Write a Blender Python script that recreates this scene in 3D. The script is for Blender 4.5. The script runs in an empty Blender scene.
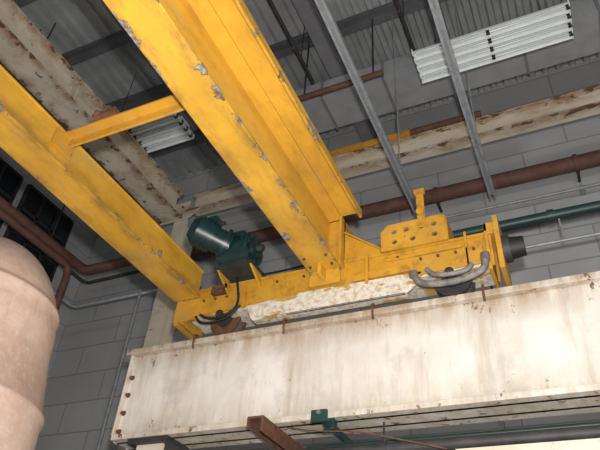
import bpy, bmesh, math, random
from mathutils import Vector, Matrix
random.seed(4)
S=bpy.context.scene
S.view_settings.view_transform='Standard'

# ------------------------------------------------------------------ materials
def newmat(name):
    m=bpy.data.materials.new(name); m.use_nodes=True
    nt=m.node_tree; b=nt.nodes['Principled BSDF']
    return m,nt,b
def N(nt,t,**kw):
    n=nt.nodes.new(t)
    for k,v in kw.items():
        if k in n.inputs: n.inputs[k].default_value=v
        else: setattr(n,k,v)
    return n
def coord(nt,scale=(1,1,1)):
    tc=N(nt,'ShaderNodeTexCoord'); mp=N(nt,'ShaderNodeMapping')
    mp.inputs['Scale'].default_value=scale
    nt.links.new(tc.outputs['Object'],mp.inputs['Vector'])
    return mp.outputs['Vector']
def noise(nt,scale,detail=6,rough=.6,stretch=(1,1,1)):
    n=N(nt,'ShaderNodeTexNoise'); n.inputs['Scale'].default_value=scale
    n.inputs['Detail'].default_value=detail; n.inputs['Roughness'].default_value=rough
    nt.links.new(coord(nt,stretch),n.inputs['Vector']); return n.outputs['Fac']
def ramp(nt,fac,stops):
    r=N(nt,'ShaderNodeValToRGB'); cr=r.color_ramp
    while len(cr.elements)<len(stops): cr.elements.new(.5)
    for e,(p,c) in zip(cr.elements,stops):
        e.position=p; e.color=(c,c,c,1) if not isinstance(c,tuple) else (*c,1)
    nt.links.new(fac,r.inputs['Fac']); return r.outputs['Color']
def mix(nt,fac,a,b,mode='MIX'):
    m=N(nt,'ShaderNodeMix'); m.data_type='RGBA'; m.blend_type=mode
    def put(s,v):
        if isinstance(v,tuple): s.default_value=(*v,1)
        elif isinstance(v,(int,float)): s.default_value=v
        else: nt.links.new(v,s)
    put(m.inputs[0],fac); put(m.inputs[6],a); put(m.inputs[7],b)
    return m.outputs[2]
def math_(nt,op,a,b=None,c=None):
    m=N(nt,'ShaderNodeMath'); m.operation=op
    for i,v in enumerate((a,b,c)):
        if v is None: continue
        if isinstance(v,(int,float)): m.inputs[i].default_value=v
        else: nt.links.new(v,m.inputs[i])
    return m.outputs[0]
def edge_mask(nt,edges,width,ax='X'):
    tc=N(nt,'ShaderNodeTexCoord'); sp=N(nt,'ShaderNodeSeparateXYZ')
    nt.links.new(tc.outputs['Object'],sp.inputs[0])
    out=None
    for ex,ez in edges:
        dx=math_(nt,'SUBTRACT',sp.outputs[ax],ex); dz=math_(nt,'SUBTRACT',sp.outputs['Z'],ez)
        d=math_(nt,'SQRT',math_(nt,'ADD',math_(nt,'MULTIPLY',dx,dx),math_(nt,'MULTIPLY',dz,dz)))
        c=math_(nt,'SUBTRACT',1.0,math_(nt,'DIVIDE',d,width)); c=math_(nt,'MAXIMUM',c,0.0)
        out=c if out is None else math_(nt,'MAXIMUM',out,c)
    return out
def bump(nt,b,fac,strength=.3,dist=.01):
    bp=N(nt,'ShaderNodeBump'); bp.inputs['Strength'].default_value=strength; bp.inputs['Distance'].default_value=dist
    nt.links.new(fac,bp.inputs['Height']); nt.links.new(bp.outputs[0],b.inputs['Normal'])

def yellow(name,edges=None,chip=.71,base=(.68,.375,.038),dark=(.50,.26,.025),dirt=.45,sc=3.0,ew=.18,peel=None):
    m,nt,b=newmat(name)
    n1=noise(nt,.9,7,.68); col=mix(nt,ramp(nt,n1,[(.35,0.),(.66,1.)]),base,dark)
    ng=noise(nt,2.1,8,.7,(1,.5,1)); col=mix(nt,ramp(nt,ng,[(.50,0.),(.72,.40)]),col,(.36,.27,.14))
    n2=noise(nt,5,9,.75,(1,.35,1)); col=mix(nt,ramp(nt,n2,[(.50,0.),(.75,dirt)]),col,(.17,.085,.02))
    n3=noise(nt,sc,9,.62)
    f=n3
    if edges:
        em=edge_mask(nt,edges,.16)
        f=math_(nt,'ADD',n3,math_(nt,'MULTIPLY',em,ew))
        col=mix(nt,math_(nt,'MULTIPLY',em,ramp(nt,n2,[(.4,0.),(.6,.7)])),col,(.16,.085,.03))
    col=mix(nt,ramp(nt,f,[(chip,0.),(chip+.008,1.)]),col,(.13,.055,.025))
    n4=noise(nt,14,6); inner=ramp(nt,n4,[(.36,(.36,.34,.30)),(.50,(.22,.205,.185)),(.62,(.13,.08,.05))])
    col=mix(nt,ramp(nt,f,[(chip+.013,0.),(chip+.02,1.)]),col,inner)
    if peel:
        n5=noise(nt,2.4,8,.65,(.6,1,1.4)); col=mix(nt,ramp(nt,n5,[(peel,0.),(peel+.015,1.)]),col,mix(nt,ramp(nt,n4,[(.45,0.),(.7,1.)]),(.66,.62,.54),(.38,.26,.15)))
    nt.links.new(col,b.inputs['Base Color']); b.inputs['Roughness'].default_value=.5
    bump(nt,b,n3,.25,.01); return m
def cream(name,base=(.60,.555,.47),rustamt=.0,edges=None,ax='X',stretch=(1,1,1),fl=.66):
    m,nt,b=newmat(name)
    n1=noise(nt,.9,6,.6,stretch)
    col=mix(nt,ramp(nt,n1,[(.38,0.),(.70,1.)]),base,(base[0]*.80,base[1]*.72,base[2]*.60))
    n2=noise(nt,2.2,9,.75,stretch)
    n3=noise(nt,5,9,.75,stretch)
    if edges:
        em=edge_mask(nt,edges,.28,ax); n2=math_(nt,'ADD',n2,math_(nt,'MULTIPLY',em,.22)); n3=math_(nt,'ADD',n3,math_(nt,'MULTIPLY',em,.13))
    col=mix(nt,ramp(nt,n2,[(.55-rustamt,0.),(.78-rustamt,.85)]),col,(.27,.155,.075))
    col=mix(nt,ramp(nt,n3,[(fl-rustamt,0.),(fl+.03-rustamt,1.)]),col,(.12,.055,.03))
    nt.links.new(col,b.inputs['Base Color']); b.inputs['Roughness'].default_value=.6
    bump(nt,b,n3,.2,.01); return m
def plain(name,c,rough=.5,metal=0.,var=.25,scale=5):
    m,nt,b=newmat(name)
    n=noise(nt,scale,6,.65)
    col=mix(nt,ramp(nt,n,[(.35,0.),(.7,1.)]),c,tuple(v*(1-var*1.6 if var<.6 else .1) for v in c))
    nt.links.new(col,b.inputs['Base Color']); b.inputs['Roughness'].default_value=rough; b.inputs['Metallic'].default_value=metal
    bump(nt,b,n,.15,.005); return m

M_yM=yellow('yellow_paint_main',[(-2.87,6.0),(-2.44,6.0),(-2.14,6.8)])
M_yL=yellow('yellow_paint_side',[(-5.03,6.0),(-4.60,6.0),(-4.60,6.06)],ew=.15)
M_y=yellow('yellow_paint',None,.70,(.62,.33,.030),(.44,.21,.018),.85,4)
M_yw=yellow('yellow_paint_peeling_to_cream',None,.62,(.54,.33,.07),(.38,.21,.04),.7,4,peel=.49)
M_cr=cream('cream_paint_rusty',rustamt=.02)
M_crg=cream('cream_paint_roof_girder',(.58,.53,.44),.02,[(-8.4,10.48),(-7.74,10.48),(-7.84,11.2)],'X')
M_crf=cream('cream_paint_far_beam',(.60,.55,.46),.01,[(8.85,10.76),(8.85,11.22)],'Y',(.5,1,1))
M_rust=plain('rust_steel',(.15,.065,.035),.85,0,.35,9)
M_rustd=plain('rusty_pipe_paint',(.15,.068,.048),.7,0,.3,4)
M_teal=plain('bottle_green_enamel',(.008,.036,.036),.35,0,.3,6)
M_gearg=plain('gearbox_dark_grey',(.03,.04,.04),.5,0,.3,6)
M_green=plain('green_pipe_paint',(.012,.042,.038),.45,0,.2,5)
M_black=plain('black_rubber',(.012,.012,.013),.6,0,.2,6)
M_galv=plain('galvanized_steel',(.36,.38,.40),.45,.2,.25,6)
M_dark=plain('dark_steel',(.05,.048,.05),.6,.2,.3,5)
M_white=plain('white_enamel',(.82,.86,.86),.35,0,.08,4)
M_tube=plain('fluorescent_tube_glass',(.62,.66,.68),.2,0,.05,3)
M_glass=plain('dark_window_glass',(.012,.015,.02),.12,0,.2,2)
M_steel=plain('worn_steel',(.25,.235,.22),.5,.4,.3,9)
M_hose=plain('grey_flexible_conduit',(.27,.25,.225),.65,.0,.4,8)
M_deck=plain('roof_deck_grey',(.40,.41,.42),.6,.1,.2,1.2)
M_purl=plain('purlin_grey',(.13,.13,.14),.6,.1,.2,2)
M_rb=plain('roof_beam_grey',(.22,.22,.235),.6,.1,.2,2)
M_duct=plain('duct_grey',(.38,.385,.395),.5,.1,.15,2)
M_floor=plain('concrete_floor',(.30,.29,.28),.8,0,.2,1)

def runway_mat():
    m,nt,b=newmat('runway_dirty_white_paint')
    tc=N(nt,'ShaderNodeTexCoord'); sp=N(nt,'ShaderNodeSeparateXYZ'); nt.links.new(tc.outputs['Object'],sp.inputs[0])
    n1=noise(nt,.8,7,.65,(1.2,1.2,.9))
    col=mix(nt,ramp(nt,n1,[(.38,0.),(.66,1.)]),(.70,.67,.625),(.53,.49,.43))
    n2=noise(nt,2.2,9,.72,(1.8,1,.22))
    col=mix(nt,ramp(nt,n2,[(.50,0.),(.74,.70)]),col,(.36,.27,.18))
    ng=noise(nt,1.3,8,.68,(1,1,1)); col=mix(nt,ramp(nt,ng,[(.54,0.),(.68,.6)]),col,(.38,.36,.34))
    top=math_(nt,'MULTIPLY_ADD',sp.outputs['Z'],1/.40,-4.93/.40); top=math_(nt,'MAXIMUM',top,0.0)
    n4=noise(nt,3,7,.7,(1.6,1,.35))
    tf=math_(nt,'MULTIPLY',top,ramp(nt,n4,[(.33,.2),(.60,1.)]))
    col=mix(nt,math_(nt,'MINIMUM',math_(nt,'MULTIPLY',tf,.95),.85),col,(.29,.19,.10))
    bot=math_(nt,'MULTIPLY_ADD',sp.outputs['Z'],-1/.4,4.48/.4); bot=math_(nt,'MAXIMUM',bot,0.0)
    bf=math_(nt,'MULTIPLY',bot,ramp(nt,n4,[(.4,.1),(.7,.8)]))
    col=mix(nt,math_(nt,'MINIMUM',bf,.75),col,(.34,.27,.15))
    n5=noise(nt,7,9,.75,(1,1,.6)); n6=math_(nt,'ADD',n5,math_(nt,'MULTIPLY',math_(nt,'MINIMUM',math_(nt,'MAXIMUM',top,bot),1.0),.09))
    col=mix(nt,ramp(nt,n6,[(.66,0.),(.70,1.)]),col,(.16,.08,.045))
    nt.links.new(col,b.inputs['Base Color']); b.inputs['Roughness'].default_value=.65
    bump(nt,b,n5,.2,.01); return m
M_run=runway_mat()

def siding():
    m,nt,b=newmat('grey_wall_panels')
    br=N(nt,'ShaderNodeTexBrick'); br.offset=0.5
    br.inputs['Color1'].default_value=(.47,.475,.475,1); br.inputs['Color2'].default_value=(.43,.435,.44,1)
    br.inputs['Mortar'].default_value=(.27,.27,.275,1); br.inputs['Scale'].default_value=1
    br.inputs['Mortar Size'].default_value=.018; br.inputs['Brick Width'].default_value=2.0; br.inputs['Row Height'].default_value=.8
    tc=N(nt,'ShaderNodeTexCoord'); sp=N(nt,'ShaderNodeSeparateXYZ'); cb=N(nt,'ShaderNodeCombineXYZ')
    nt.links.new(tc.outputs['Object'],sp.inputs[0])
    s=math_(nt,'ADD',sp.outputs['X'],sp.outputs['Y'])
    nt.links.new(s,cb.inputs[0]); nt.links.new(sp.outputs['Z'],cb.inputs[1]); nt.links.new(cb.outputs[0],br.inputs['Vector'])
    n=noise(nt,.8,6); col=mix(nt,ramp(nt,n,[(.3,0.),(.7,.4)]),br.outputs['Color'],(.24,.24,.245))
    nt.links.new(col,b.inputs['Base Color']); b.inputs['Roughness'].default_value=.7; return m
M_wall=siding()
def tankmat():
    m,nt,b=newmat('pinkish_cream_insulation_jacket')
    n=noise(nt,2.2,8,.65); col=mix(nt,ramp(nt,n,[(.35,0.),(.68,1.)]),(.62,.455,.375),(.50,.335,.26))
    n2=noise(nt,11,7,.7); col=mix(nt,ramp(nt,n2,[(.50,0.),(.72,.6)]),col,(.68,.58,.50))
    n3=noise(nt,3,8,.7,(1,1,.3)); col=mix(nt,ramp(nt,n3,[(.6,0.),(.75,.6)]),col,(.33,.20,.15))
    nt.links.new(col,b.inputs['Base Color']); b.inputs['Roughness'].default_value=.85; bump(nt,b,n2,.5,.02); return m
M_tank=tankmat()

# ------------------------------------------------------------------ mesh builder
class B:
    def __init__(s,name): s.name=name; s.bm=bmesh.new(); s.mats=[]
    def mi(s,m):
        if m not in s.mats: s.mats.append(m)
        return s.mats.index(m)
    def _new(s,vs,faces,m,smooth=False):
        bv=[s.bm.verts.new(v) for v in vs]; i=s.mi(m)
        for f in faces:
            try:
                fc=s.bm.faces.new([bv[k] for k in f]); fc.material_index=i; fc.smooth=smooth
            except ValueError: pass
    def box(s,x0,x1,y0,y1,z0,z1,m):
        vs=[(x,y,z) for x in (x0,x1) for y in (y0,y1) for z in (z0,z1)]
        s._new(vs,[(0,1,3,2),(4,6,7,5),(0,4,5,1),(2,3,7,6),(0,2,6,4),(1,5,7,3)],m)
    def beam(s,p0,p1,w,h,m,up=(0,0,1)):
        p0=Vector(p0);p1=Vector(p1);d=(p1-p0).normalized();u=Vector(up)
        a=d.cross(u).normalized();u=a.cross(d)
        vs=[]
        for p in (p0,p1):
            for i,j in ((-1,-1),(1,-1),(1,1),(-1,1)): vs.append(p+a*i*w/2+u*j*h/2)
        s._new(vs,[(3,2,1,0),(4,5,6,7),(0,1,5,4),(1,2,6,5),(2,3,7,6),(3,0,4,7)],m)
    def prism(s,pts,ax,a0,a1,m):
        def P(p,a):
            return {'x':(a,p[0],p[1]),'y':(p[0],a,p[1]),'z':(p[0],p[1],a)}[ax]
        n=len(pts); vs=[P(p,a0) for p in pts]+[P(p,a1) for p in pts]
        s._new(vs,[tuple(range(n)),tuple(range(2*n-1,n-1,-1))]+[(i,i+n,(i+1)%n+n,(i+1)%n) for i in range(n)],m)
    def cyl(s,p0,p1,r,m,seg=20,r2=None,cap=True):
        p0=Vector(p0);p1=Vector(p1);d=(p1-p0).normalized();r2=r if r2 is None else r2
        t=Vector((0,0,1)) if abs(d.z)<.9 else Vector((1,0,0)); a=d.cross(t).normalized(); c=d.cross(a)
        vs=[]
        for p,rr in ((p0,r),(p1,r2)):
            for k in range(seg):
                th=2*math.pi*k/seg; vs.append(p+(a*math.cos(th)+c*math.sin(th))*rr)
        s._new(vs,[(k,(k+1)%seg,(k+1)%seg+seg,k+seg) for k in range(seg)],m,True)
        if cap: 
            s._new(vs[:seg],[tuple(range(seg))],m); s._new(vs[seg:],[tuple(range(seg))],m)
    def tube(s,pts,r,m,seg=12,ribs=0):
        pts=[Vector(p) for p in pts]; rings=[]; a=None
        for i,p in enumerate(pts):
            d=(pts[min(i+1,len(pts)-1)]-pts[max(i-1,0)]).normalized()
            if a is None:
                t=Vector((0,0,1)) if abs(d.z)<.9 else Vector((1,0,0)); a=d.cross(t).normalized()
            else: a=(a-d*a.dot(d)).normalized()
            rr=r*(1+ribs*(1 if i%2 else -1)); c=d.cross(a); rings.append([p+(a*math.cos(2*math.pi*k/seg)+c*math.sin(2*math.pi*k/seg))*rr for k in range(seg)])
        vs=[v for rg in rings for v in rg]; f=[]
        for i in range(len(pts)-1):
            for k in range(seg): f.append((i*seg+k,i*seg+(k+1)%seg,(i+1)*seg+(k+1)%seg,(i+1)*seg+k))
        f.append(tuple(range(seg))); f.append(tuple(range((len(pts)-1)*seg,len(pts)*seg)))
        s._new(vs,f,m,True)
    def lathe(s,c,prof,m,seg=64):
        vs=[(c[0]+r*math.cos(2*math.pi*k/seg),c[1]+r*math.sin(2*math.pi*k/seg),z) for r,z in prof for k in range(seg)]
        f=[(i*seg+k,i*seg+(k+1)%seg,(i+1)*seg+(k+1)%seg,(i+1)*seg+k) for i in range(len(prof)-1) for k in range(seg)]
        s._new(vs,f,m,True)
    def bolt(s,p,d,r,m,l=.03):
        p=Vector(p); s.cyl(p,p+Vector(d)*l,r,m,6)
    def done(s,parent=None,bev=0.0):
        bmesh.ops.recalc_face_normals(s.bm,faces=s.bm.faces)
        me=bpy.data.meshes.new(s.name); s.bm.to_mesh(me); s.bm.free()
        for m in s.mats: me.materials.append(m)
        o=bpy.data.objects.new(s.name,me); S.collection.objects.link(o)
        if parent: o.parent=parent
        if bev:
            md=o.modifiers.new('bev','BEVEL'); md.width=bev; md.segments=2; md.limit_method='ANGLE'; md.angle_limit=math.radians(50)
        return o
def empty(name):
    e=bpy.data.objects.new(name,None); S.collection.objects.link(e); return e
def spline(pts,n=14):
    P=[Vector(p) for p in pts]; P=[P[0]*2-P[1]]+P+[P[-1]*2-P[-2]]; o=[]
    for i in range(1,len(P)-2):
        for k in range(n):
            t=k/n; a,b_,c,d=P[i-1],P[i],P[i+1],P[i+2]
            o.append(.5*((2*b_)+(c-a)*t+(2*a-5*b_+4*c-d)*t*t+(3*b_-a-3*c+d)*t**3))
    o.append(P[-2]); return o

# ------------------------------------------------------------------ shell
XL=-13.0
b=B('floor'); b.box(XL,9,-8,11.2,-.2,0,M_floor); b.done()
b=B('wall_back'); b.box(XL,9,11,11.2,0,14.6,M_wall); b.done()
b=B('wall_left'); b.box(XL-.2,XL,-8,11,0,14.6,M_wall); b.done()
b=B('ceiling'); vs=[];f=[];x=XL;prof=[]
while x<9:
    prof+= [(x,14.6),(x+.13,14.6),(x+.17,14.49),(x+.28,14.49)]; x+=.32
prof.append((9,14.6))
for px,pz in prof: vs.append((px,-8,pz)); vs.append((px,11.1,pz))
for i in range(len(prof)-1): f.append((2*i,2*i+1,2*i+3,2*i+2))
b._new(vs,f,M_deck); b.box(XL,9,-8,11.1,14.62,14.7,M_deck); b.done()
for k,y in enumerate((.5,2.3,4.1,5.9,7.7,9.5)):
    b=B('roof_purlin'); 
    b.box(XL,9,y-.03,y+.03,14.12,14.44,M_purl); b.box(XL,9,y-.10,y+.10,14.08,14.12,M_purl); b.box(XL,9,y-.10,y+.10,14.44,14.48,M_purl); b.done()
for x in (-11.7,-3.6,3.6):
    b=B('roof_beam')
    b.box(x-.04,x+.04,-8,10.98,13.4,14.0,M_rb); b.box(x-.2,x+.2,-8,10.98,13.36,13.42,M_rb); b.box(x-.2,x+.2,-8,10.98,14.0,14.06,M_rb); b.done()
b=B('ventilation_duct'); b.box(-5.5,8.5,8.3,9.3,12.7,13.3,M_duct)
for x in (-4,-2.5,-1,.5,2,3.5,5,6.5): b.box(x-.03,x+.03,8.27,9.33,12.67,13.33,M_rb)
b.done()
for x in (-4.15,-1.71,-6.9,1.9):
    b=B('sprinkler_pipe'); b.cyl((x,-4,13.1),(x,8.1,13.1),.045,M_dark,10)
    for y in (1,4,7): b.cyl((x,y,13.1),(x,y,13.0),.03,M_rustd,8); b.cyl((x,y+.4,13.1),(x,y+.4,14.45),.012,M_dark,6)
    b.done()

# ------------------------------------------------------------------ runway beam
b=B('runway_beam')
b.box(-5.62,8,6.10,6.16,4.06,5.35,M_run)
b.box(-5.62,8,6.36,6.42,4.06,5.35,M_run)
b.box(-5.70,8,6.00,6.52,5.27,5.35,M_run)
b.box(-5.58,8,5.99,6.55,4.06,4.13,M_run)
b.box(-5.62,-5.59,6.02,6.5,4.13,5.27,M_cr)
b.box(-5.66,-5.60,6.1,6.42,4.13,5.27,M_cr)
for z in (4.2,4.45,4.7,4.95): b.cyl((-5.57,6.06,z),(-5.57,6.10,z),.022,M_rust,6); b.cyl((-5.56,6.09,z),(-5.56,6.105,z),.035,M_rust,12)
b.done(bev=.008)
b=B('crane_rail'); b.box(-5.5,8,6.20,6.34,5.352,5.37,M_rust); b.box(-5.5,8,6.25,6.29,5.37,5.44,M_rust); b.box(-5.5,8,6.235,6.305,5.44,5.475,M_steel); b.done()
for x in (-4.55,-3.2,-2.02,-.72,.7,2.1):
    b=B('rail_clamp'); b.box(x-.025,x+.025,5.985,6.19,5.352,5.375,M_rust); b.tube([(x,6.02,5.41),(x,5.98,5.40),(x,5.965,5.35),(x,5.965,5.26),(x,5.985,5.20)],.014,M_rust,8)
    b.cyl((x,6.08,5.37),(x,6.08,5.43),.028,M_rust,6); b.done()
for x in (-5.0,5.2):
    b=B('runway_column'); b.box(x-.2,x+.2,6.08,6.12,0,3.99,M_cr); b.box(x-.2,x+.2,6.40,6.44,0,3.99,M_cr); b.box(x-.02,x+.02,6.12,6.4,0,3.99,M_cr); b.box(x-.3,x+.3,6.0,6.5,3.99,4.055,M_dark); b.done()

b=B('service_pipe'); b.cyl((-3.0,6.25,3.76),(4.8,6.25,3.76),.065,M_dark); b.cyl((-3.0,6.45,3.90),(4.8,6.45,3.90),.03,M_green)
for x in (-2,.8,3): b.cyl((x,6.25,3.80),(x,6.25,4.05),.012,M_dark,8); b.cyl((x-.03,6.25,3.76),(x+.03,6.25,3.76),.075,M_dark)
b.done()
b=B('conductor_bar_channel'); b.box(-1.2,4.8,6.0,6.04,3.32,3.58,M_cr); b.box(-1.2,4.8,6.0,6.3,3.58,3.62,M_cr)
for x in (-.8,1.8,4): b.box(x-.03,x+.03,6.52,6.56,3.32,4.05,M_dark); b.box(x-.03,x+.03,6.04,6.56,3.4,3.45,M_dark)
b.done()
b=B('rusty_support_angle'); b.box(-3.42,-3.22,5.72,7.6,4.03,4.055,M_rust); b.box(-3.24,-3.22,5.72,7.6,3.88,4.03,M_rust); b.box(-3.42,-3.40,5.72,7.6,3.93,4.03,M_rust); b.done()
b=B('green_support_bracket'); b.cyl((-2.55,5.75,3.99),(-2.55,7.6,3.99),.045,M_green); b.box(-2.64,-2.46,5.72,5.76,3.92,4.05,M_green); b.cyl((-2.55,5.76,4.02),(-2.55,5.70,4.02),.025,M_steel,6); b.box(-2.61,-2.49,6.0,6.1,3.93,4.055,M_green); b.done()
b=B('hanging_cable'); b.tube(spline([(-3.1,6.1,4.04),(-2.7,6.0,3.93),(-2.2,6.02,3.88),(-1.7,6.05,3.76),(-1.3,6.1,3.66)]),.008,M_rust,8); b.done()

# ------------------------------------------------------------------ bridge girders
b=B('crane_girder')
xc=-2.655
b.box(-2.87,-2.44,-6,5.96,6.00,6.04,M_yM)
b.box(xc-.02,xc+.02,-6,5.99,6.04,6.84,M_yM)
b.box(-2.86,-2.45,-6,5.99,6.84,6.875,M_yM)
b.box(-3.15,-2.16,-6,5.97,6.875,6.91,M_yM)
b.box(-2.19,-2.155,-6,5.97,6.78,6.91,M_yM)
b.box(-3.15,-3.12,-6,5.97,6.78,6.91,M_yM)
for y in (-1,1.5,4.0): b.box(-2.85,xc-.02,y-.01,y+.01,6.04,6.84,M_yM)
b.box(-2.87,-2.44,5.93,5.98,5.80,6.02,M_yM)
b.box(-2.68,-2.63,5.75,5.98,5.84,6.02,M_yM)
for y in (5.6,5.8):
    for x in (-2.8,-2.5): b.bolt((x,y,6.0),(0,0,-1),.02,M_rust,.02)
b.done(bev=.006)
b=B('crane_girder')
b.box(-5.03,-4.60,-6,5.98,6.00,6.04,M_yL)
b.box(-4.66,-4.63,-6,5.98,6.04,6.42,M_yL); b.box(-5.0,-4.97,-6,5.98,6.04,6.42,M_yL)
b.box(-5.01,-4.61,-6,5.98,6.42,6.45,M_yL)
b.done(bev=.006)
b=B('cross_brace')
b.box(-4.598,-2.68,2.98,3.10,6.36,6.39,M_y); b.box(-4.598,-2.68,3.09,3.12,6.26,6.39,M_y)
b.box(-4.628,-4.59,2.9,3.2,6.15,6.40,M_y)
b.done(bev=.004)
b=B('rusty_cable_clamp'); b.box(-4.15,-3.85,2.92,3.10,6.392,6.45,M_rust); b.cyl((-4.12,2.93,6.44),(-3.82,3.08,6.44),.045,M_rust,10); b.cyl((-3.95,2.92,6.44),(-3.95,3.1,6.5),.05,M_rust,8); b.done()
b=B('rusty_stub_pipe'); b.cyl((-5.5,2.5,6.65),(-4.85,2.5,6.65),.05,M_rust,12); b.cyl((-4.9,2.5,6.452),(-4.9,2.5,6.65),.035,M_rust,10); b.done()

# ------------------------------------------------------------------ end truck
truck=empty('crane_end_truck')
b=B('truck_beam')
b.box(-4.85,-.55,6.05,6.08,5.70,6.15,M_y); b.box(-4.85,-.55,6.42,6.45,5.70,6.15,M_y)
b.box(-4.85,-.50,6.02,6.48,6.13,6.165,M_y)
b.box(-4.75,-.6,6.02,6.48,5.69,5.72,M_yw)
b.prism([(-3.82,5.72),(-3.72,5.50),(-3.2,5.485),(-1.62,5.485),(-1.46,5.60),(-1.40,5.76),(-3.0,5.78)],'y',6.00,6.03,M_yw)
b.box(-3.7,-1.6,6.0,6.14,5.485,5.505,M_yw)
b.box(-4.98,-4.92,6.0,6.5,5.62,6.36,M_y); b.box(-4.86,-4.82,6.0,6.5,5.62,6.30,M_y)
b.box(-.50,-.44,5.98,6.52,5.60,6.36,M_y); b.box(-.62,-.58,6.0,6.5,5.62,6.28,M_y); b.box(-.86,-.83,6.0,6.05,5.64,6.22,M_y)
b.box(-4.99,-4.6,5.99,6.05,5.66,6.0,M_y)
for x0,x1 in ((-4.62,-3.86),(-1.5,-.66)):
    b.box(x0,x1,6.0,6.05,5.72,5.98,M_y)
    for k in range(4): b.bolt((x0+.1+k*(x1-x0-.2)/3,6.0,5.93),(0,-1,0),.018,M_rust)
b.box(-2.3,-1.5,6.0,6.05,5.80,5.90,M_y)
for x in (-3.4,-3.0,-2.1,-1.7): b.bolt((x,6.05,6.05),(0,-1,0),.018,M_rust)
b.box(-.62,-.45,6.0,6.03,6.16,6.28,M_y)
# side stiffener angles along the web
b.box(-4.7,-2.95,6.03,6.05,6.06,6.10,M_y); b.box(-1.86,-.9,6.02,6.05,6.02,6.06,M_y)
b.done(truck,.005)
for i,x in enumerate((-4.24,-1.08)):
    b=B('wheel_%d'%(i+1)); mm=M_rust if i==0 else M_dark
    b.cyl((x,6.21,5.685),(x,6.33,5.685),.205,M_steel,32); b.cyl((x,6.17,5.685),(x,6.21,5.685),.235,mm,32); b.cyl((x,6.33,5.685),(x,6.37,5.685),.235,mm,32)
    b.cyl((x,6.13,5.685),(x,6.17,5.685),.12,M_dark,24)
    b.cyl((x,6.0,5.685),(x,6.5,5.685),.06,M_dark,16); b.done(truck)
b=B('motor_cables')
b.tube(spline([(-4.62,6.0,5.70),(-4.5,5.98,5.58),(-4.28,5.97,5.54),(-4.05,5.97,5.60),(-3.9,5.98,5.74)],12),.018,M_black,8)
b.tube(spline([(-4.55,6.0,5.72),(-4.4,5.98,5.63),(-4.2,5.97,5.60),(-4.0,5.97,5.68),(-3.95,5.98,5.85),(-4.0,5.95,6.18)],12),.018,M_black,8); b.done(truck)
b=B('flexible_conduit')
b.tube(spline([(-1.50,6.0,5.70),(-1.40,5.96,5.56),(-1.15,5.93,5.49),(-.88,5.92,5.50),(-.68,5.92,5.58),(-.64,5.94,5.72)],18),.040,M_hose,10,.10)
b.tube(spline([(-1.34,5.98,5.76),(-1.24,5.95,5.64),(-1.02,5.92,5.59),(-.86,5.93,5.62),(-.80,5.96,5.70)],14),.030,M_hose,10,.10)
b.cyl((-.64,5.94,5.70),(-.64,5.95,5.80),.055,M_steel,12); b.cyl((-1.50,6.0,5.68),(-1.51,6.0,5.76),.055,M_steel,12); b.done(truck)
b=B('bumper'); b.cyl((-.44,6.22,6.0),(-.36,6.22,6.0),.17,M_dark,24); b.cyl((-.36,6.22,6.0),(-.20,6.22,6.0),.14,M_black,24,.12); b.done(truck,.01)
def drilled(name,outer,holes,y0,th,mat,parent):
    cu=bpy.data.curves.new(name,'CURVE'); cu.dimensions='2D'; cu.fill_mode='BOTH'; cu.extrude=th/2
    def sp(pts):
        s_=cu.splines.new('POLY'); s_.points.add(len(pts)-1)
        for p,q in zip(s_.points,pts): p.co=(q[0],q[1],0,1)
        s_.use_cyclic_u=True
    sp(outer)
    for hx,hz,r in holes: sp([(hx+r*math.cos(t*math.pi/8),hz+r*math.sin(t*math.pi/8)) for t in range(16)])
    o=bpy.data.objects.new(name+'_tmp',cu); S.collection.objects.link(o)
    bpy.context.view_layer.update()
    me=bpy.data.meshes.new_from_object(o.evaluated_get(bpy.context.evaluated_depsgraph_get()))
    bpy.data.objects.remove(o)
    me.transform(Matrix.Translation((0,y0,0))@Matrix.Rotation(math.radians(90),4,'X'))
    me.materials.clear(); me.materials.append(mat)
    ob=bpy.data.objects.new(name,me); S.collection.objects.link(ob); ob.parent=parent
drilled('drilled_plate',[(-1.90,6.14),(-1.05,6.14),(-1.05,6.52),(-1.12,6.55),(-1.80,6.55),(-1.90,6.45)],
  [(-1.72,6.42,.035),(-1.56,6.42,.035),(-1.36,6.42,.035),(-1.2,6.42,.035),(-1.72,6.26,.035),(-1.48,6.26,.035),(-1.2,6.26,.035)],5.99,.03,M_y,truck)
b=B('plate_mount'); b.box(-1.9,-1.05,6.0,6.3,6.165,6.19,M_y); b.box(-1.07,-1.04,6.0,6.4,6.165,6.52,M_y); b.box(-1.9,-1.87,6.0,6.4,6.165,6.4,M_y)
b.box(-1.40,-1.30,5.96,5.98,6.4,7.02,M_y); b.box(-1.42,-1.28,5.93,6.0,6.96,7.02,M_y); b.cyl((-1.35,5.95,6.62),(-1.35,5.90,6.62),.05,M_y,16)
b.done(truck,.004)
b=B('gusset')
b.prism([(-2.42,6.165),(-1.92,6.165),(-1.92,6.22),(-2.42,6.60)],'y',6.02,6.05,M_y)
b.prism([(-2.42,6.165),(-1.92,6.165),(-1.92,6.22),(-2.42,6.60)],'y',6.40,6.43,M_y)
b.beam((-2.42,6.22,6.62),(-1.92,6.22,6.23),.44,.02,M_y)
b.box(-2.46,-2.42,5.9,6.45,6.05,6.84,M_y); b.box(-2.9,-2.42,6.0,6.05,6.165,6.84,M_y)
b.box(-2.12,-2.08,5.98,6.05,5.72,6.165,M_y)
b.done(truck,.004)
b=B('rusty_lug'); b.box(-4.80,-4.66,5.9,6.02,6.1,6.2,M_rust); b.cyl((-4.7,5.86,6.2),(-4.7,6.05,6.2),.05,M_rust,8); b.box(-4.4,-4.2,5.95,6.05,6.0,6.12,M_rust); b.cyl((-4.3,5.93,6.08),(-4.15,5.93,6.08),.035,M_rust,10); b.done(truck)

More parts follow.
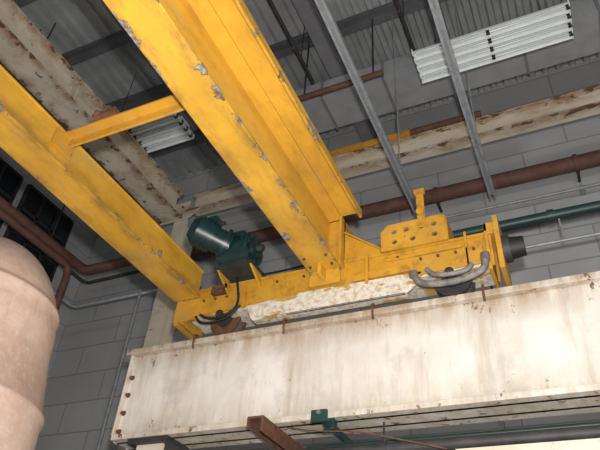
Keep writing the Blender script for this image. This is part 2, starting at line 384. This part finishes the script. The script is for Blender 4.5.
# ------------------------------------------------------------------ gear motor
gm=empty('drive_gear_motor')
b=B('motor_housing')
A=Vector((-4.42,5.30,6.70)); Bv=Vector((-4.10,5.62,6.58)); d=(Bv-A).normalized()
b.cyl(A-d*.04,A+d*.06,.13,M_teal,28,.215); b.cyl(A+d*.06,A+d*.32,.215,M_teal,28)
for k in range(5): b.cyl(A+d*(.08+k*.045),A+d*(.095+k*.045),.235,M_teal,28)
b.cyl(A+d*.32,Bv+d*.10,.18,M_teal,28); b.cyl(Bv,Bv+d*.05,.23,M_teal,28)
b.box(-4.22,-4.08,5.34,5.50,6.76,6.88,M_teal); b.cyl((-4.12,5.42,6.80),(-3.98,5.42,6.76),.03,M_dark,10)
b.done(gm,.01)
b=B('gear_case')
b.cyl((-4.18,5.80,6.50),(-3.68,5.80,6.50),.235,M_teal,32); b.box(-4.12,-3.72,5.68,6.00,6.23,6.5,M_gearg)
b.box(-4.05,-3.80,5.66,5.93,6.5,6.78,M_teal)
b.cyl((-3.68,5.80,6.50),(-3.63,5.80,6.50),.15,M_teal,20); b.cyl((-3.63,5.80,6.50),(-3.54,5.80,6.50),.05,M_dark,12)
for k in range(8):
    t=k*math.pi/4; b.bolt((-3.68,5.80+.19*math.cos(t),6.50+.19*math.sin(t)),(1,0,0),.02,M_gearg)
for k in range(3): b.box(-4.12+k*.17,-4.09+k*.17,5.55,5.62,6.42,6.62,M_teal)
b.done(gm,.012)
b=B('motor_mount'); b.box(-4.2,-3.62,5.66,6.1,6.19,6.23,M_gearg); b.box(-4.2,-3.62,6.0,6.015,6.17,6.23,M_gearg); b.prism([(5.7,6.19),(6.04,6.19),(6.04,6.0)],'x',-4.18,-4.15,M_y); b.prism([(5.7,6.19),(6.04,6.19),(6.04,6.0)],'x',-3.67,-3.64,M_y); b.done(gm)

# ------------------------------------------------------------------ far structure
b=B('cream_roof_girder')
b.box(-8.4,-7.74,-6,8.8,10.48,10.53,M_crg); b.box(-8.10,-8.04,-6,8.8,10.53,11.2,M_crg); b.box(-8.3,-7.84,-6,8.8,11.2,11.26,M_crg)
for y in (-4,-1,2,5,8): b.box(-8.3,-7.84,y-.02,y+.02,10.53,11.2,M_crg)
b.done(bev=.01)
b=B('far_runway_beam')
b.box(-7.6,8.5,8.85,9.15,10.76,10.80,M_crf); b.box(-7.6,8.5,8.97,9.03,10.80,11.2,M_crf); b.box(-7.6,8.5,8.85,9.15,11.2,11.25,M_crf)
b.done(bev=.01)
b=B('cream_column'); b.box(-8.0,-7.62,8.85,8.9,0,10.46,M_crf); b.box(-8.0,-7.62,9.2,9.25,0,10.46,M_crf); b.box(-7.83,-7.79,8.9,9.2,0,10.46,M_crf); b.prism([(-8.4,10.46),(-7.6,10.46),(-7.2,10.74),(-7.6,10.74),(-7.62,11.0),(-8.4,11.0)],'y',8.81,8.84,M_crf)
for dx,dz in ((-8.25,10.6),(-8.25,10.85),(-7.8,10.6),(-7.8,10.85)): b.bolt((dx,8.81,dz),(0,-1,0),.03,M_rust)
b.done()
b=B('yellow_tie_angle'); b.box(-4.1,-2.1,8.9,8.93,11.252,11.5,M_y); b.box(-4.1,-2.1,8.75,8.93,11.252,11.28,M_y)
for k in range(6): b.bolt((-3.8+k*.3,8.9,11.4),(0,-1,0),.03,M_rust)
b.cyl((-2.1,8.9,11.38),(-.6,8.9,11.38),.08,M_rust,12); b.done()
b=B('rusty_wall_pipe'); b.cyl((-9.5,10.6,10.95),(8.5,10.6,10.95),.17,M_rustd,20)
for x in (-8,-5,-2,1,4,7): b.cyl((x-.04,10.6,10.95),(x+.04,10.6,10.95),.2,M_rustd,20); b.box(x-.03,x+.03,10.6,10.99,10.74,10.78,M_dark)
b.done()
b=B('conduit'); b.cyl((-3,10.8,10.42),(8.5,10.8,10.42),.035,M_galv,10)
for x in (-2,1,4): b.box(x-.05,x+.05,10.78,10.99,10.36,10.48,M_galv)
b.done()
b=B('cable_bundle')
for k,(yy,zz) in enumerate(((10.86,9.95),(10.9,9.88),(10.86,9.82))): b.tube(spline([(-7.5+i*1.4,yy,zz-.05*(i%2)) for i in range(11)],4),.025,M_dark,8)
b.done()
b=B('green_pipe'); b.cyl((-1.35,8.0,7.72),(8,8.0,7.72),.08,M_green,16)
for x in (.2,2,5): b.cyl((x-.05,8,7.72),(x+.05,8,7.72),.10,M_green,16)
for x in (-1.0,5): b.box(x-.02,x+.02,8,10.98,7.60,7.64,M_dark)
b.done()
b=B('control_rod'); b.cyl((-.6,8,7.22),(1.0,8,7.22),.025,M_galv,12); b.cyl((1.0,8,7.22),(1.15,8,7.22),.11,M_green,16); b.cyl((.9,8,7.22),(1.02,8,7.22),.06,M_galv,16); b.cyl((1.1,8,7.22),(8,8,7.22),.025,M_galv,12); b.cyl((.3,8,7.22),(.3,8,7.63),.015,M_galv,8); b.done()
b=B('rusty_roof_rod'); b.cyl((-4.3,7.62,12.0),(-2.3,7.62,12.0),.07,M_rustd,12); b.cyl((-2.5,7.62,12),(-2.5,7.62,14.08),.02,M_dark,8); b.cyl((-4.1,7.62,12),(-4.1,7.62,14.08),.02,M_dark,8); b.done()
for x in (-2.05,-.65):
    b=B('strut_channel'); b.box(x-.06,x+.06,-4,8.8,9.08,9.10,M_galv); b.box(x-.06,x-.045,-4,8.8,9.0,9.08,M_galv); b.box(x+.045,x+.06,-4,8.8,9.0,9.08,M_galv)
    b.box(x-.045,x-.02,-4,8.8,9.0,9.012,M_galv); b.box(x+.02,x+.045,-4,8.8,9.0,9.012,M_galv)
    for y in (-2,3.0,7.7): b.cyl((x,y,9.1),(x,y,14.08),.012,M_galv,6)
    b.done()
def fixture(x0,x1,y0,y1,z):
    b=B('fluorescent_light_fixture')
    w=(y1-y0); n=4; p=w/n
    for i in range(n):
        ya=y0+i*p
        b.prism([(ya+.01,z),(ya+p*.25,z+.10),(ya+p*.75,z+.10),(ya+p-.01,z),(ya+p-.01,z+.015),(ya+p*.75,z+.12),(ya+p*.25,z+.12),(ya+.01,z+.015)],'x',x0,x1,M_white)
        b.cyl((x0+.06,ya+p/2,z+.04),(x1-.06,ya+p/2,z+.04),.022,M_tube,12)
        for xx in (x0+.03,(x0+x1)/2,x1-.03): b.box(xx-.03,xx+.03,ya+p/2-.03,ya+p/2+.03,z,z+.10,M_dark if xx!=x0+.03 else M_white)
    b.box(x0,x1,y0+w*.3,y1-w*.3,z+.12,z+.2,M_white)
    for xx in (x0,x1-.015): b.box(xx,xx+.015,y0,y1,z,z+.13,M_white)
    for xx in (x0+.4,x1-.4):
        b.cyl((xx,(y0+y1)/2,z+.2),(xx,(y0+y1)/2,14.45),.01,M_dark,6)
    b.done()
fixture(-1.45,1.25,6.68,7.42,11.0)
fixture(-9.3,-6.72,6.6,7.4,11.45)

# left side services
b=B('rusty_loop_pipe')
b.tube([(-11,-4,10.0),(-11,9.1,10.0),(-10.97,9.22,10.0),(-10.88,9.3,10.0),(-8.1,9.3,9.95)],.13,M_rustd,14); 
for y in (0,4,8): b.cyl((-11,y,10.1),(-11,y,14.5),.02,M_dark,6)
b.done()
b=B('conduit'); b.tube([(-11.4,-4,9.2),(-11.4,9.6,9.2),(-11.3,9.7,9.2),(-8.1,9.7,9.2)],.05,M_galv,10)
b.cyl((-9.2,9.6,4),(-9.2,9.6,9.2),.04,M_galv,8); b.cyl((-11.4,5,9.2),(-11.4,5,14.5),.02,M_dark,6); b.done()
b=B('conduit'); b.tube([(-12.2,-4,10.6),(-12.2,10.4,10.6),(-12.1,10.5,10.6),(-8,10.5,10.6)],.05,M_dark,10); b.cyl((-12.2,5,10.6),(-12.2,5,14.45),.02,M_dark,6); b.done()
b=B('brown_pipe'); b.tube([(-10.4,-4,9.35),(-10.4,8.2,9.35),(-10.4,8.3,9.3),(-10.4,8.35,9.1),(-10.4,8.35,4)],.09,M_rustd,12); b.cyl((-10.4,5,9.35),(-10.4,5,14.45),.02,M_dark,6); b.cyl((-10.4,0,9.35),(-10.4,0,14.45),.02,M_dark,6); b.done()
b=B('brown_pipe'); b.tube([(-9.9,-4,12.2),(-9.9,10.3,12.2),(-9.8,10.4,12.2),(-6,10.4,12.2)],.08,M_rustd,12); b.cyl((-9.9,5,12.2),(-9.9,5,14.45),.02,M_dark,6); b.cyl((-9.9,9,12.2),(-9.9,9,14.45),.02,M_dark,6); b.done()
for k,(y0,z0) in enumerate(((6.0,10.2),(8.1,10.2))):
    b=B('window_%d'%(k+1)); b.box(XL+.002,XL+.05,y0,y0+1.8,z0,z0+2.4,M_glass)
    for yy in (y0,y0+.6,y0+1.2,y0+1.8): b.box(XL+.002,XL+.1,yy-.04,yy+.04,z0,z0+2.4,M_dark)
    for zz in (z0,z0+.8,z0+1.6,z0+2.4): b.box(XL+.002,XL+.1,y0,y0+1.8,zz-.04,zz+.04,M_dark)
    b.done()

# tank
b=B('insulated_tank')
c=(-6.66,4.2)
prof=[(1.30,0),(1.28,2),(1.24,3.3),(1.21,3.9),(1.23,3.92),(1.23,3.98),(1.19,4.0),(1.06,4.7)]
for k in range(0,15):
    t=k/14*math.pi/2; prof.append((1.05*math.cos(t)+.0001,4.75+1.42*math.sin(t)))
    if k==3: r,z=prof[-1]; prof+=[(r+.025,z+.01),(r+.015,z+.07),(r-.025,z+.08)]
b.lathe(c,prof,M_tank); 
b.done()

# ------------------------------------------------------------------ light + camera
def light(name,typ,loc,energy,col,size=.2,rot=None):
    l=bpy.data.lights.new(name,typ); l.energy=energy; l.color=col
    if typ=='AREA': l.size=size
    else: l.shadow_soft_size=size
    o=bpy.data.objects.new(name,l); o.location=loc; S.collection.objects.link(o)
    if rot: o.rotation_euler=rot
light('camera_flash','POINT',(.12,-.1,1.95),2400,(1,.97,.93),.08)
light('fill_light','POINT',(5,-4,8),900,(1,.96,.90),.5)  # unseen fill light above and behind the camera, raises overall brightness
w=bpy.data.worlds.new('w'); S.world=w; w.use_nodes=True
w.node_tree.nodes['Background'].inputs[0].default_value=(.92,.94,1,1); w.node_tree.nodes['Background'].inputs[1].default_value=.26

cam=bpy.data.cameras.new('cam'); co=bpy.data.objects.new('cam',cam); S.collection.objects.link(co)
cam.sensor_width=36; cam.lens=36.06; cam.clip_end=200
R=Vector((0.9086,0.4130,0.0644));D=Vector((-0.2106,0.5858,-0.7825));F=Vector((-0.3607,0.6972,0.6193))
m=Matrix((R,-D,-F)).transposed().to_4x4(); m.translation=(0,0,1.6)
co.matrix_world=m; S.camera=co
